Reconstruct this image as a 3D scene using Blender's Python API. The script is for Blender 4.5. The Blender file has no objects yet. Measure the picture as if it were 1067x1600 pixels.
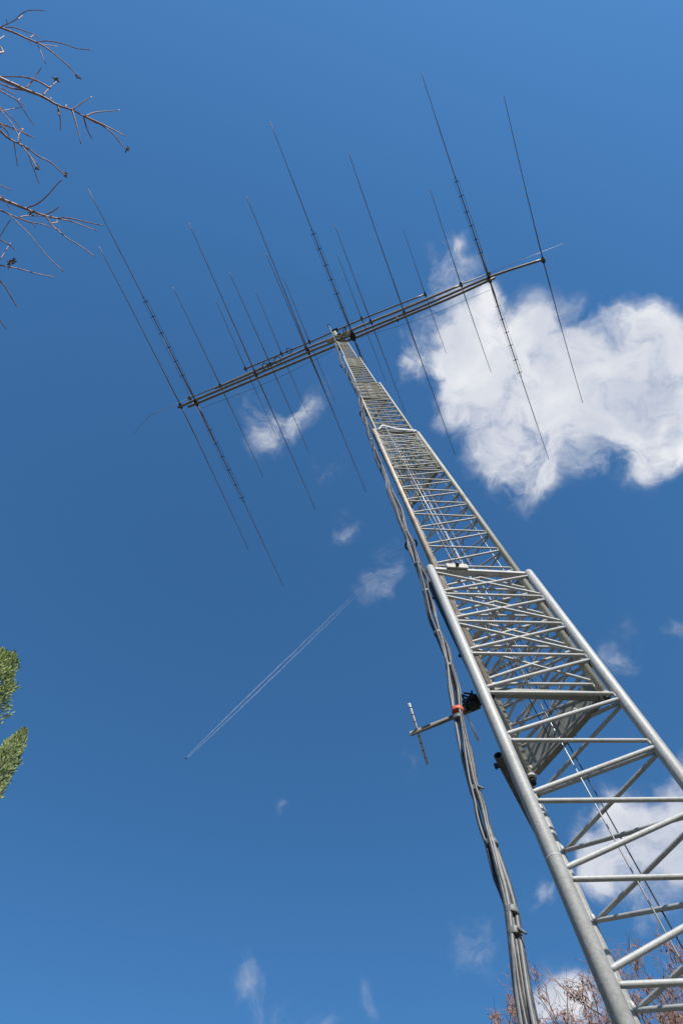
import bpy, math, random
import numpy as np
from mathutils import Vector, Matrix, noise
random.seed(7)
sc = bpy.context.scene
COL = sc.collection
# ------------------------------------------------------------------ camera
EYE = 1.6                                   # eye height above the lawn; all heights h below are above the eye
F = 1076.535; CX, CY = 533.5, 800.0         # focal length / centre in photo pixels (1067 x 1600)
MR = np.array([[-0.927249, -0.366400, -0.077201],
               [-0.371156, 0.872091, 0.318906],
               [-0.049521, 0.324359, -0.944637]])
cam = bpy.data.cameras.new('camera'); camo = bpy.data.objects.new('camera', cam); COL.objects.link(camo)
cam.sensor_fit = 'VERTICAL'; cam.sensor_height = 36.0; cam.sensor_width = 24.0
cam.lens = F / 1600 * 36.0; cam.clip_start = 0.05; cam.clip_end = 60000
camo.matrix_world = Matrix.Translation((0, 0, EYE)) @ Matrix([list(r) for r in MR]).to_4x4()
sc.camera = camo
def direction(px, py):
    d = MR @ np.array([px - CX, -(py - CY), -F]); return d / np.linalg.norm(d)
def rect(px, py):
    d = direction(px, py); return d[0] / d[2], d[1] / d[2]
def at(px, py, h):                          # the point at height h above the eye seen at that place
    x, y = rect(px, py); return Vector((x * h, y * h, h))
def at_d(px, py, D):                        # the point at horizontal distance D
    x, y = rect(px, py); r = math.hypot(x, y); return at(px, py, D / r)

# ------------------------------------------------------------------ light
SUN_EL = math.radians(36)
SUN_AZ = (-0.62, 0.785)                     # direction towards the sun on the ground plane
sd = Vector((SUN_AZ[0] * math.cos(SUN_EL), SUN_AZ[1] * math.cos(SUN_EL), math.sin(SUN_EL))).normalized()
sl = bpy.data.lights.new('sun', 'SUN'); sl.energy = 5.0; sl.angle = math.radians(0.5); sl.color = (1, 0.95, 0.87)
so = bpy.data.objects.new('sun', sl); COL.objects.link(so)
so.rotation_euler = sd.to_track_quat('Z', 'Y').to_euler(); so.location = (0, 0, 60)
sc.view_settings.view_transform = 'Standard'; sc.view_settings.look = 'None'
sc.view_settings.exposure = 0.0; sc.view_settings.gamma = 1.0
try: sc.view_settings.use_curve_mapping = False
except Exception: pass

world = bpy.data.worlds.new("World"); sc.world = world; world.use_nodes = True
wn = world.node_tree; wn.nodes.clear()
def N(t, typ, **kw):
    n = t.nodes.new(typ)
    for k, v in kw.items(): setattr(n, k, v)
    return n
out = N(wn, 'ShaderNodeOutputWorld'); bg = N(wn, 'ShaderNodeBackground'); wn.links.new(bg.outputs[0], out.inputs[0])
sky = N(wn, 'ShaderNodeTexSky', sky_type='NISHITA'); sky.sun_disc = False; sky.sun_elevation = SUN_EL
sky.sun_rotation = math.atan2(sd.x, sd.y); sky.altitude = 100; sky.air_density = 1.0; sky.dust_density = 0.35; sky.ozone_density = 2.6
SKY_S = 0.115
bg.inputs[1].default_value = SKY_S
tc = N(wn, 'ShaderNodeTexCoord')
def math_n(t, op, a, b=None, c=None, clamp=False):
    n = N(t, 'ShaderNodeMath', operation=op, use_clamp=clamp)
    for i, v in enumerate((a, b, c)):
        if v is None: continue
        if hasattr(v, 'links'): t.links.new(v, n.inputs[i])
        else: n.inputs[i].default_value = v
    return n.outputs[0]
# cumulus patches: soft blobs on the sky sphere broken up by fractal noise
blobs = [(735,575,95,.62),(735,510,75,.55),(795,520,80,.55),(835,560,80,.5),(850,490,55,.4),(700,560,60,.65),(735,605,85,.5),(720,480,70,.4),(860,610,110,.7),(955,580,120,1.1),(1015,530,88,.8),(1090,615,140,1.3),(905,520,70,.55),
 (770,650,90,.5),(820,700,90,.6),(830,765,55,.5),(960,670,110,.95),(1060,660,90,.9),(765,730,60,.42),(1010,745,45,.5),(890,730,70,.6),(700,630,45,.4),
 (680,395,46,.52),(735,390,46,.48),(690,440,42,.48),(710,370,36,.4),(770,470,40,.35),(632,565,48,.78),(425,655,56,.5),(465,640,60,.42),(410,700,40,.38),(500,610,50,.36),(400,630,45,.34),
 (530,825,40,.46),(612,880,58,.42),(595,930,44,.34),(515,740,44,.34),(985,1012,46,.55),(955,985,30,.45),(1062,985,30,.5),(608,955,25,.3),
 (990,1310,95,1.0),(1060,1330,105,1.1),(930,1300,60,.65),(960,1400,60,.55),(1060,1245,65,.7),(955,1375,55,.6),(842,1400,42,.6),
 (890,1545,64,.9),(850,1575,54,.75),(950,1560,74,.85),(752,1475,56,.46),(632,1210,48,.36),(395,1525,48,.48),(425,1578,58,.5),(485,1590,52,.46),
 (566,1545,32,.42),(1030,1440,62,.55),(458,1280,24,.35),(1018,805,30,.4),(830,1600,44,.5)]
nrm = N(wn, 'ShaderNodeVectorMath', operation='NORMALIZE'); wn.links.new(tc.outputs['Generated'], nrm.inputs[0])
# warp the lookup a little so the edges are ragged
wz = N(wn, 'ShaderNodeTexNoise'); wz.inputs['Scale'].default_value = 9; wz.inputs['Detail'].default_value = 4; wn.links.new(nrm.outputs[0], wz.inputs['Vector'])
wsub = N(wn, 'ShaderNodeVectorMath', operation='SUBTRACT'); wn.links.new(wz.outputs['Color'], wsub.inputs[0]); wsub.inputs[1].default_value = (.5, .5, .5)
wsc = N(wn, 'ShaderNodeVectorMath', operation='SCALE'); wn.links.new(wsub.outputs[0], wsc.inputs[0]); wsc.inputs['Scale'].default_value = 0.13
wadd = N(wn, 'ShaderNodeVectorMath', operation='ADD'); wn.links.new(nrm.outputs[0], wadd.inputs[0]); wn.links.new(wsc.outputs[0], wadd.inputs[1])
total = None
for (bx, by, R, s) in blobs:
    c = direction(bx, by); e1 = direction(bx + R, by); e2 = direction(bx, by + R)
    rad = 0.5 * (np.linalg.norm(e1 - c) + np.linalg.norm(e2 - c)) * 1.25
    dn = N(wn, 'ShaderNodeVectorMath', operation='DISTANCE'); wn.links.new(wadd.outputs[0], dn.inputs[0]); dn.inputs[1].default_value = tuple(c)
    mr = N(wn, 'ShaderNodeMapRange', interpolation_type='SMOOTHSTEP'); wn.links.new(dn.outputs['Value'], mr.inputs[0])
    mr.inputs[1].default_value = 0; mr.inputs[2].default_value = rad; mr.inputs[3].default_value = s; mr.inputs[4].default_value = 0
    total = mr.outputs[0] if total is None else math_n(wn, 'ADD', total, mr.outputs[0])
total = math_n(wn, 'MINIMUM', total, 1.15)
nz = N(wn, 'ShaderNodeTexNoise'); nz.inputs['Scale'].default_value = 13; nz.inputs['Detail'].default_value = 13; nz.inputs['Roughness'].default_value = .68
nz.inputs['Distortion'].default_value = .35; wn.links.new(wadd.outputs[0], nz.inputs['Vector'])
nv = math_n(wn, 'SUBTRACT', nz.outputs['Fac'], .5)
dens = math_n(wn, 'MULTIPLY_ADD', nv, 2.5, total)
gate = N(wn, 'ShaderNodeMapRange', interpolation_type='SMOOTHSTEP'); wn.links.new(total, gate.inputs[0]); gate.inputs[1].default_value = .02; gate.inputs[2].default_value = .82
al = N(wn, 'ShaderNodeMapRange', interpolation_type='SMOOTHSTEP'); wn.links.new(dens, al.inputs[0]); al.inputs[1].default_value = .12; al.inputs[2].default_value = 1.22
al.inputs[4].default_value = .97
alpha = math_n(wn, 'MULTIPLY', al.outputs[0], gate.outputs[0])
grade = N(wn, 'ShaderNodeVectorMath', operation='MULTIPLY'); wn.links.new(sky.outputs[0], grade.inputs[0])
# deep clean winter air overhead, low unseen sky darkened by tint to cut ambient fill
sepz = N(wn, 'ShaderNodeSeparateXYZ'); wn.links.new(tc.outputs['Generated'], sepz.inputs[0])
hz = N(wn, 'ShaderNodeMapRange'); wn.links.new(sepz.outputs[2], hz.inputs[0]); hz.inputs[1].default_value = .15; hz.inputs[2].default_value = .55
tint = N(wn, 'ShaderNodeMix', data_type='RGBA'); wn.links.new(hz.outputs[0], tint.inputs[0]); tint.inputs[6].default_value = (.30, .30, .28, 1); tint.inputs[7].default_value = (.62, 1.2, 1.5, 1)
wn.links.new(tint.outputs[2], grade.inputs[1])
nz2 = N(wn, 'ShaderNodeTexNoise'); nz2.inputs['Scale'].default_value = 7; nz2.inputs['Detail'].default_value = 7; wn.links.new(wadd.outputs[0], nz2.inputs['Vector'])
cr = N(wn, 'ShaderNodeMix', data_type='RGBA')
g = 1 / SKY_S
cr.inputs[6].default_value = (.60 * g, .64 * g, .74 * g, 1); cr.inputs[7].default_value = (.92 * g, .92 * g, .94 * g, 1)
cf = N(wn, 'ShaderNodeMapRange'); wn.links.new(nz2.outputs['Fac'], cf.inputs[0]); cf.inputs[1].default_value = .38; cf.inputs[2].default_value = .62
wn.links.new(cf.outputs[0], cr.inputs[0])
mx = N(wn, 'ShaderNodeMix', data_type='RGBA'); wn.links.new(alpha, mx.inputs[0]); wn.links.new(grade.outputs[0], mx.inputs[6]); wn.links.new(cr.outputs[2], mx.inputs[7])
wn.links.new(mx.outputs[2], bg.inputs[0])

# ------------------------------------------------------------------ materials
def mat(name, c1, c2, rough=.5, metal=0.0, scale=20, detail=5, bump=0.0, lo=.35, hi=.65, c3=None, scale3=3, amt3=.5, spec=.45, trans=0.0):
    m = bpy.data.materials.new(name); m.use_nodes = True; t = m.node_tree; p = t.nodes['Principled BSDF']
    co = N(t, 'ShaderNodeTexCoord'); n = N(t, 'ShaderNodeTexNoise'); n.inputs['Scale'].default_value = scale; n.inputs['Detail'].default_value = detail
    t.links.new(co.outputs['Object'], n.inputs['Vector'])
    r = N(t, 'ShaderNodeMapRange'); t.links.new(n.outputs['Fac'], r.inputs[0]); r.inputs[1].default_value = lo; r.inputs[2].default_value = hi
    x = N(t, 'ShaderNodeMix', data_type='RGBA'); t.links.new(r.outputs[0], x.inputs[0]); x.inputs[6].default_value = (*c1, 1); x.inputs[7].default_value = (*c2, 1)
    colr = x.outputs[2]
    if c3:
        n3 = N(t, 'ShaderNodeTexNoise'); n3.inputs['Scale'].default_value = scale3; n3.inputs['Detail'].default_value = 6; n3.inputs['Roughness'].default_value = .65
        t.links.new(co.outputs['Object'], n3.inputs['Vector'])
        r3 = N(t, 'ShaderNodeMapRange'); t.links.new(n3.outputs['Fac'], r3.inputs[0]); r3.inputs[1].default_value = .52; r3.inputs[2].default_value = .7; r3.inputs[4].default_value = amt3
        y = N(t, 'ShaderNodeMix', data_type='RGBA'); t.links.new(r3.outputs[0], y.inputs[0]); t.links.new(colr, y.inputs[6]); y.inputs[7].default_value = (*c3, 1)
        colr = y.outputs[2]
    t.links.new(colr, p.inputs['Base Color'])
    rr = N(t, 'ShaderNodeMapRange'); t.links.new(n.outputs['Fac'], rr.inputs[0]); rr.inputs[3].default_value = max(.05, rough - .1); rr.inputs[4].default_value = min(1, rough + .12)
    t.links.new(rr.outputs[0], p.inputs['Roughness']); p.inputs['Metallic'].default_value = metal; p.inputs['Specular IOR Level'].default_value = spec
    if bump:
        b = N(t, 'ShaderNodeBump'); b.inputs['Strength'].default_value = bump; b.inputs['Distance'].default_value = .004
        t.links.new(n.outputs['Fac'], b.inputs['Height']); t.links.new(b.outputs[0], p.inputs['Normal'])
    return m
GALV = mat('galvanised steel', (.41, .412, .405), (.52, .52, .51), .52, .1, 70, 8, .2, .3, .7, (.33, .32, .29), 9, .6, .35)
GALV2 = mat('weathered galvanised steel', (.42, .405, .35), (.56, .54, .47), .6, .05, 40, 6, .1, .35, .65, (.33, .25, .18), 3.0, .7, .35)
STAIN = mat('rust stained steel', (.42, .34, .28), (.56, .50, .43), .55, .15, 22, 6, .1, .35, .65, (.30, .20, .14), 5, .7)
PLATE = mat('dull grey plate steel', (.20, .20, .18), (.31, .305, .27), .6, .05, 14, 6, .1, .3, .7, (.26, .25, .22), 4, .6)
DARKM = mat('dark painted steel', (.035, .035, .04), (.07, .07, .075), .5, .2, 30)
PIPE = mat('dull brown grey pipe', (.12, .115, .10), (.2, .19, .165), .5, .3, 12, 5, .1, .35, .65, (.10, .08, .05), 5, .5)
ALU = mat('weathered aluminium tube', (.19, .15, .145), (.29, .235, .225), .5, .2, 6)
ALU_B = mat('bright aluminium tube', (.40, .36, .33), (.50, .46, .42), .5, .1, 6)
BOOMM = mat('tan aluminium boom tube', (.24, .195, .165), (.34, .285, .24), .45, .3, 6)
WIREM = mat('thin grey hat wire', (.42, .42, .42), (.55, .55, .55), .5, .2, 6)
CLAMP = mat('black element clamp', (.02, .02, .022), (.05, .05, .055), .5, .1, 30)
BLACKC = mat('black coaxial cable jacket', (.04, .04, .043), (.10, .10, .10), .42, 0, 60, 5, .1, .3, .7, (.20, .20, .19), 10, .6)
GREYC = mat('grey coaxial cable jacket', (.13, .13, .13), (.23, .225, .22), .45, 0, 50, 5, .1, .3, .7, (.33, .32, .30), 9, .5)
TAPE = mat('grey vinyl tape', (.14, .14, .135), (.26, .26, .25), .5, 0, 60, 5, .2)
ORANGE = mat('orange tape', (.72, .10, .035), (.85, .17, .06), .5, 0, 60)
STEELC = mat('steel wire rope', (.40, .39, .37), (.62, .60, .57), .4, .4, 200)
ROPEK = mat('dark wire rope', (.025, .025, .028), (.07, .07, .07), .5, .2, 200)
WHITE = mat('white fibreglass', (.72, .72, .72), (.84, .84, .83), .45, 0, 20)
RUBBER = mat('black rubber boot', (.012, .012, .012), (.03, .03, .03), .7, 0, 40)
BARK = mat('red brown twig bark', (.34, .16, .13), (.56, .36, .31), .55, 0, 25, 6, .2)
BARKG = mat('grey tree bark', (.13, .10, .08), (.22, .18, .15), .8, 0, 12, 6, .5)
POD = mat('dry leaf bud', (.14, .09, .06), (.3, .22, .14), .8, 0, 40)
SEED = mat('dry brown seed keys', (.17, .095, .075), (.38, .24, .185), .7, 0, 6, 5, 0, .3, .7)
LEAFG = mat('cypress foliage', (.16, .22, .06), (.38, .46, .16), .65, 0, 5, 6, 0, .3, .7)
LEAFG2 = mat('blue green cypress foliage', (.16, .22, .08), (.38, .46, .20), .65, 0, 5, 6, 0, .3, .7)
GRASS = mat('dry winter lawn', (.045, .045, .022), (.085, .075, .045), .9, 0, 1.3, 8, .3, .3, .7, (.10, .075, .05), .35, .6)
CONC = mat('weathered concrete', (.15, .145, .13), (.23, .22, .20), .85, 0, 9, 7, .2)

# ------------------------------------------------------------------ mesh helpers
class MB:
    def __init__(s): s.v = []; s.f = []; s.sm = []
    def add(s, vs, fs, smooth=True):
        o = len(s.v); s.v += [tuple(v) for v in vs]; s.f += [tuple(i + o for i in f) for f in fs]; s.sm += [smooth] * len(fs)
        return s
    def tube(s, pts, rad, n=10, cap=True):
        pts = [Vector(p) for p in pts]
        if not hasattr(rad, '__len__'): rad = [rad] * len(pts)
        vs = []; fs = []; m = len(pts)
        tan = [(pts[min(i + 1, m - 1)] - pts[max(i - 1, 0)]).normalized() for i in range(m)]
        up = Vector((0, 0, 1)) if abs(tan[0].z) < .9 else Vector((1, 0, 0))
        u = tan[0].cross(up).normalized()
        for i in range(m):
            u = (u - tan[i] * u.dot(tan[i])).normalized(); w = tan[i].cross(u)
            for k in range(n):
                a = 2 * math.pi * k / n; vs.append(pts[i] + (u * math.cos(a) + w * math.sin(a)) * rad[i])
        for i in range(m - 1):
            for k in range(n):
                k2 = (k + 1) % n; fs.append((i * n + k, i * n + k2, (i + 1) * n + k2, (i + 1) * n + k))
        s.add(vs, fs); o = len(s.v) - len(vs)
        if cap:
            for q in (tuple(range(n))[::-1], tuple(range((m - 1) * n, m * n))): s.f.append(tuple(i + o for i in q)); s.sm.append(False)
        return s
    def hollow(s, a, b, r, t, n=16):
        a, b = Vector(a), Vector(b); d = (b - a).normalized(); s.tube([a, b], r, n, False)
        o = len(s.v) ; s.tube([a, b], r - t, n, False)
        p = o - 2 * n
        for e in (0, n):
            for k in range(n):
                k2 = (k + 1) % n; s.f.append((p + e + k, p + e + k2, o + e + k2, o + e + k)); s.sm.append(False)
        return s
    def box(s, c, ax, ay, az, hx, hy, hz):
        c = Vector(c); vs = []
        for i in (-1, 1):
            for j in (-1, 1):
                for k in (-1, 1): vs.append(c + ax * (i * hx) + ay * (j * hy) + az * (k * hz))
        return s.add(vs, [(0, 1, 3, 2), (4, 6, 7, 5), (0, 4, 5, 1), (2, 3, 7, 6), (0, 2, 6, 4), (1, 5, 7, 3)], False)
    def beam(s, a, b, w, h, up=Vector((0, 0, 1))):
        a, b = Vector(a), Vector(b); d = (b - a); L = d.length; d.normalize(); side = d.cross(up).normalized(); u2 = side.cross(d)
        return s.box((a + b) / 2, d, side, u2, L / 2, w / 2, h / 2)
    def channel(s, a, b, depth, fl, t, inward, up=Vector((0, 0, 1))):
        # web standing on edge with two flanges turned inward
        a, b = Vector(a), Vector(b); d = (b - a).normalized(); L = (b - a).length; inw = Vector(inward).normalized()
        c = (a + b) / 2
        s.box(c, d, inw, up, L / 2, t / 2, depth / 2)
        for sg in (-1, 1): s.box(c + up * (sg * (depth / 2 - t / 2 )) + inw * (fl / 2 + t / 2 ), d, inw, up, L / 2 - .002, fl / 2, t / 2)
        return s
    def ball(s, c, r, n=8, sq=(1, 1, 1)):
        c = Vector(c); vs = []; fs = []
        for i in range(1, n):
            th = math.pi * i / n
            for k in range(n * 2):
                a = math.pi * k / n; vs.append(c + Vector((math.sin(th) * math.cos(a) * sq[0], math.sin(th) * math.sin(a) * sq[1], math.cos(th) * sq[2])) * r)
        m = n * 2
        for i in range(n - 2):
            for k in range(m): fs.append((i * m + k, (i + 1) * m + k, (i + 1) * m + (k + 1) % m, i * m + (k + 1) % m))
        vs += [c + Vector((0, 0, r * sq[2])), c - Vector((0, 0, r * sq[2]))]; t, b = len(vs) - 2, len(vs) - 1
        for k in range(m): fs.append((t, k, (k + 1) % m)); fs.append((b, (n - 2) * m + (k + 1) % m, (n - 2) * m + k))
        return s.add(vs, fs)
    def ring(s, c, ax, R, r, n=24, m=8, a0=0, a1=2 * math.pi):
        ax = Vector(ax).normalized(); u = ax.orthogonal().normalized(); w = ax.cross(u); c = Vector(c)
        pts = [c + (u * math.cos(a0 + (a1 - a0) * i / n) + w * math.sin(a0 + (a1 - a0) * i / n)) * R for i in range(n + 1)]
        return s.tube(pts, r, m)
    def build(s, name, m, parent=None, base=None):
        off = Vector((0, 0, EYE))
        if parent is not None: org = wloc(parent)
        elif base is not None: org = Vector(base) + off
        else: org = Vector((0, 0, 0))
        me = bpy.data.meshes.new(name); me.from_pydata([tuple(Vector(v) + off - org) for v in s.v], [], s.f); me.update()
        me.polygons.foreach_set('use_smooth', s.sm)
        me.materials.append(m); o = bpy.data.objects.new(name, me); COL.objects.link(o)
        if parent is not None: o.parent = parent
        else: o.location = org
        return o
def wloc(o):
    l = Vector(o.location)
    while o.parent is not None: o = o.parent; l += Vector(o.location)
    return l
def tag(o, label=None, cat=None, group=None, kind=None):
    if label: o['label'] = label
    if cat: o['category'] = cat
    if group: o['group'] = group
    if kind: o['kind'] = kind
    return o
def thing(name, label, cat, base, group=None):
    o = bpy.data.objects.new(name, None); COL.objects.link(o); o.location = Vector(base) + Vector((0, 0, EYE)); o.empty_display_size = .3
    return tag(o, label, cat, group)

# ------------------------------------------------------------------ ground
g = MB(); S = 600; n = 60
gv = [(x * abs(x) / S, y * abs(y) / S, -EYE) for y in np.linspace(-S, S, n) for x in np.linspace(-S, S, n)]
g.add(gv, [(j * n + i, j * n + i + 1, (j + 1) * n + i + 1, (j + 1) * n + i) for j in range(n - 1) for i in range(n - 1)])
tag(g.build('ground', GRASS), kind='structure')

# ------------------------------------------------------------------ the tower
C = Vector((-0.32361, -2.78138, 0)); TH = 0.978703
def leg_xy(W, k):
    a = TH + k * math.radians(120); r = W / math.sqrt(3); return Vector((C.x + r * math.cos(a), C.y + r * math.sin(a), 0))
WID = {1: .80, 2: .678, 3: .592, 4: .489, 5: .385}
TOP = {1: 5.01, 2: 10.36, 3: 15.70, 4: 21.03, 5: 26.38}
BOT = {1: -EYE + .12, 2: 3.33, 3: 8.35, 4: 13.7, 5: 19.1}
LEGR = {1: .034, 2: .0285, 3: .025, 4: .0215, 5: .019}
BRR = {1: .0115, 2: .0095, 3: .0085, 4: .0075, 5: .007}
pad = MB(); pad.box((C.x, C.y, -EYE + .03), Vector((1, 0, 0)), Vector((0, 1, 0)), Vector((0, 0, 1)), .7, .7, .09)
tag(pad.build('concrete_pad', CONC, base=(C.x, C.y, -EYE)), 'square concrete pad under the lattice tower', 'pad')
tower = thing('lattice_tower', 'tall galvanised steel lattice tower of five telescoping triangular sections', 'tower', (C.x, C.y, -EYE + .12))
def up(h): return Vector((0, 0, h))
PITCH = .42
indiv = 0
for s in (1, 2, 3, 4, 5):
    W, H, B, r, br = WID[s], TOP[s], BOT[s], LEGR[s], BRR[s]
    L = [leg_xy(W, k) for k in range(3)]
    frame = MB(); lowf = MB()
    # top guide channels, bottom channels / plates
    for a, b in ((0, 1), (1, 2), (2, 0)):
        d = (L[b] - L[a]).normalized(); mid = (L[a] + L[b]) / 2; inw = (C - mid); inw.z = 0
        outw = -inw.normalized()
        if s < 5:
            frame.channel(L[a] + d * r * 1.1 + up(H - .03) + outw * r * .25, L[b] - d * r * 1.1 + up(H - .03) + outw * r * .25, .034 - .004 * s, .045, .005, inw)
        if s > 1:
            dep = .20 if (a, b) == (1, 2) else .026
            dep *= (1 if s < 3 else .8)
            if (a, b) != (2, 0): lowf.channel(L[a] + d * r * 1.05 + up(B + dep / 2 + .015), L[b] - d * r * 1.05 + up(B + dep / 2 + .015), dep, .035 if dep > .1 else .045, .005, inw if dep < .1 else -inw)
    if s == 5:
        frame.box((C.x, C.y, H + .004), Vector((1, 0, 0)), Vector((0, 1, 0)), Vector((0, 0, 1)), .19, .17, .006)
    sec = frame.build('tower_section', PLATE if s > 1 else GALV, tower)
    if lowf.v: lowf.build('lower_frame', PLATE, sec)
    for k in range(3):
        lb = MB()
        pts = [L[k] + up(B), L[k] + up(H - .02), L[k] + up(H - .008), L[k] + up(H)]
        lb.tube(pts, [r, r, r * .93, r * .62], 24 if s < 3 else 14)
        if s > 1:                                    # dark bore and nylon slider at the lower end
            lb.tube([L[k] + up(B - .006), L[k] + up(B + .012)], r * 1.12, 16)
        if s == 1 and k == 0:
            lb.tube([L[k] + up(2.10 - .004), L[k] + up(2.10), L[k] + up(2.10 + .004)], [r * 1.001, r * 1.03, r * 1.001], 24)
        m = GALV
        if s == 2: m = GALV2 if k else STAIN
        if s == 3: m = GALV2
        o = lb.build('leg', m, sec)
        if s == 2 and k == 0: o['label'] = 'leg with long brown rust stain'
        if s > 1:
            bt = MB().tube([L[k] + up(B - .05), L[k] + up(B - .006)], r * .55, 12); bt.build('slider_bolt', RUBBER, o)
    n = int((H - .06 - B - (.0 if s > 1 else .1)) / PITCH)
    stuff = MB()
    gus = MB()
    def endpts(A, Bq, za, zb):
        a = A + up(za); b = Bq + up(zb); d = (b - a).normalized(); return a + d * r * .8, b - d * r * .8
    def brace(A, Bq, za, zb, rr):
        global indiv
        a, b = endpts(A, Bq, za, zb)
        d = (b - a); q = d.normalized()
        pts = [a, a + q * .02, a + q * .05, b - q * .05, b - q * .02, b]
        rad = [rr * .8, rr * .95, rr, rr, rr * .95, rr * .8]
        if (s == 1 and za > 1.0) or (s == 2 and max(za, zb) < 6.4 and indiv < 100):
            if indiv < 100:
                MB().tube(pts, rad, 14).build('brace', GALV, sec); indiv += 1; return
        stuff.tube(pts, rad, 10 if s < 3 else 7)
    z0 = H - .045
    for k in range(n, -1, -1):
        z = z0 - .42 * k if s == 1 else z0 - (z0 - B - .1) / n * k
        dz = .42 if s == 1 else (z0 - B - .1) / n
        if k > 0:
            brace(L[0], L[1], z - .018, z + .02, br)               # level strut, near face
            brace(L[2], L[1], z - .055, z - .055, br)
            brace(L[0], L[2], z - .03, z - .045, br)
            gus.ball(L[0] + (L[1] - L[0]).normalized() * r * .92 + up(z), .0135 * r / .034, 6, (1, 1, 2.4))
            gus.ball(L[1] + (L[0] - L[1]).normalized() * r * .92 + up(z), .010 * r / .034, 6, (1, 1, 2.2))
            gus.ball(L[2] + (L[1] - L[2]).normalized() * r * .92 + up(z - .03), .014 * r / .034, 6, (1, 1, 1.8))
        if k < n and k >= 0:
            brace(L[0], L[1], z - dz + .022, z - .02, br * 1.05)    # rising strut
            brace(L[2], L[1], z - .03, z - dz - .05, br)
            brace(L[0], L[2], z - dz + .0, z - .02, br)
            if k < 3 or (s > 1 and k >= n - 4):
                brace(L[0], L[1], z - .04, z - dz + .045, br * .95)
                brace(L[1], L[2], z - .06, z - dz + .02, br * .95)
                brace(L[2], L[0], z - .06, z - dz + .02, br * .95)
    tag(gus.build('weld', GALV if s == 1 else GALV2, sec), kind='stuff')
    if stuff.v: tag(stuff.build('bracing', GALV if s < 3 else GALV2, sec), kind='stuff')

# brackets and bent plates at the tops of the sections
def face_pt(s, a, b, t, h, o=0.0):
    A, B_ = leg_xy(WID[s], a), leg_xy(WID[s], b); p = A.lerp(B_, t); outw = ((A + B_) / 2 - C).normalized(); return p + outw * o + up(h)
d01 = (leg_xy(1, 1) - leg_xy(1, 0)).normalized(); out01 = ((leg_xy(1, 0) + leg_xy(1, 1)) / 2 - C).normalized()
pb = MB(); pb.box(face_pt(1, 0, 1, .27, 5.005, .026), d01, out01, up(1), .085, .006, .035)
pbk = pb.build('pulley_bracket', GALV2, tower)
bb = MB(); bb.tube([face_pt(1, 0, 1, .27, 5.0, .02), face_pt(1, 0, 1, .27, 5.0, .062)], .014, 10); bb.tube([face_pt(1, 0, 1, .27, 5.0, .045), face_pt(1, 0, 1, .27, 5.045, .045)], .009, 8)
bb.build('bolt', DARKM, pbk)
# bent cover plate at the top of the second section
bp = MB(); prof = [(.10, 10.30), (.20, 10.56), (.27, 10.62), (.36, 10.53), (.55, 10.40), (.97, 10.37)]
vs = []
for (t, h) in prof:
    for o in (.030, .036): 
        for dh in (-.05, .05): vs.append(face_pt(2, 0, 1, t, h + dh, o))
fs = []
for i in range(len(prof) - 1):
    q = i * 4; w = q + 4
    fs += [(q, q + 1, w + 1, w), (q + 2, w + 2, w + 3, q + 3), (q, w, w + 2, q + 2), (q + 1, q + 3, w + 3, w + 1)]
fs += [(0, 2, 3, 1), (len(vs) - 4, len(vs) - 3, len(vs) - 1, len(vs) - 2)]
bp.add(vs, fs, False); bp.build('cover_plate', GALV, tower)
for i, t in enumerate((.3, .62)):       # bolts on the wide lower plate of the second section
    b = MB(); A, B_ = leg_xy(WID[2], 1), leg_xy(WID[2], 2); inw = (C - (A + B_) / 2).normalized(); inw.z = 0
    p = A.lerp(B_, t) + up(3.43)
    b.tube([p, p + inw * .02, p + inw * .021], [.014, .014, .009], 8); b.build('plate_bolt', GALV2, tower)
# wire ropes running down inside the tower
def rope(px, py, D, h0, h1, m, r=.0035):
    x, y = rect(px, py); q = math.hypot(x, y); P = Vector((x / q * D, y / q * D, 0))
    MB().tube([P + up(h0), P + up((h0 + h1) / 2), P + up(h1)], r, 6, True).build('lifting_cable', m, tower)
rope(997.5, 1381, 2.83, -1.3, 9.9, STEELC, .0042)
rope(1006, 1374.5, 3.02, -1.3, 9.9, ROPEK, .0038)
rope(713.5, 877, 2.49, 5.02, 10.45, STEELC, .005)
rope(718, 874, 2.62, 3.4, 10.2, STEELC, .004)
rope(781, 883, 2.95, 3.4, 10.3, STEELC, .0045)
for px, D, m in ((823, 2.75, STEELC), (833, 2.95, ROPEK), (846, 2.8, STEELC), (862, 2.95, STEELC), (873, 3.0, ROPEK)):
    rope(px, 1105, D, 3.34, 8.4, m, .0035)
for px, py, D in ((640, 745, 2.7), (652, 742, 2.8), (664, 748, 2.9), (630, 748, 2.75)): rope(px, py, D, 7.5, 14, STEELC, .003)

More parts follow.
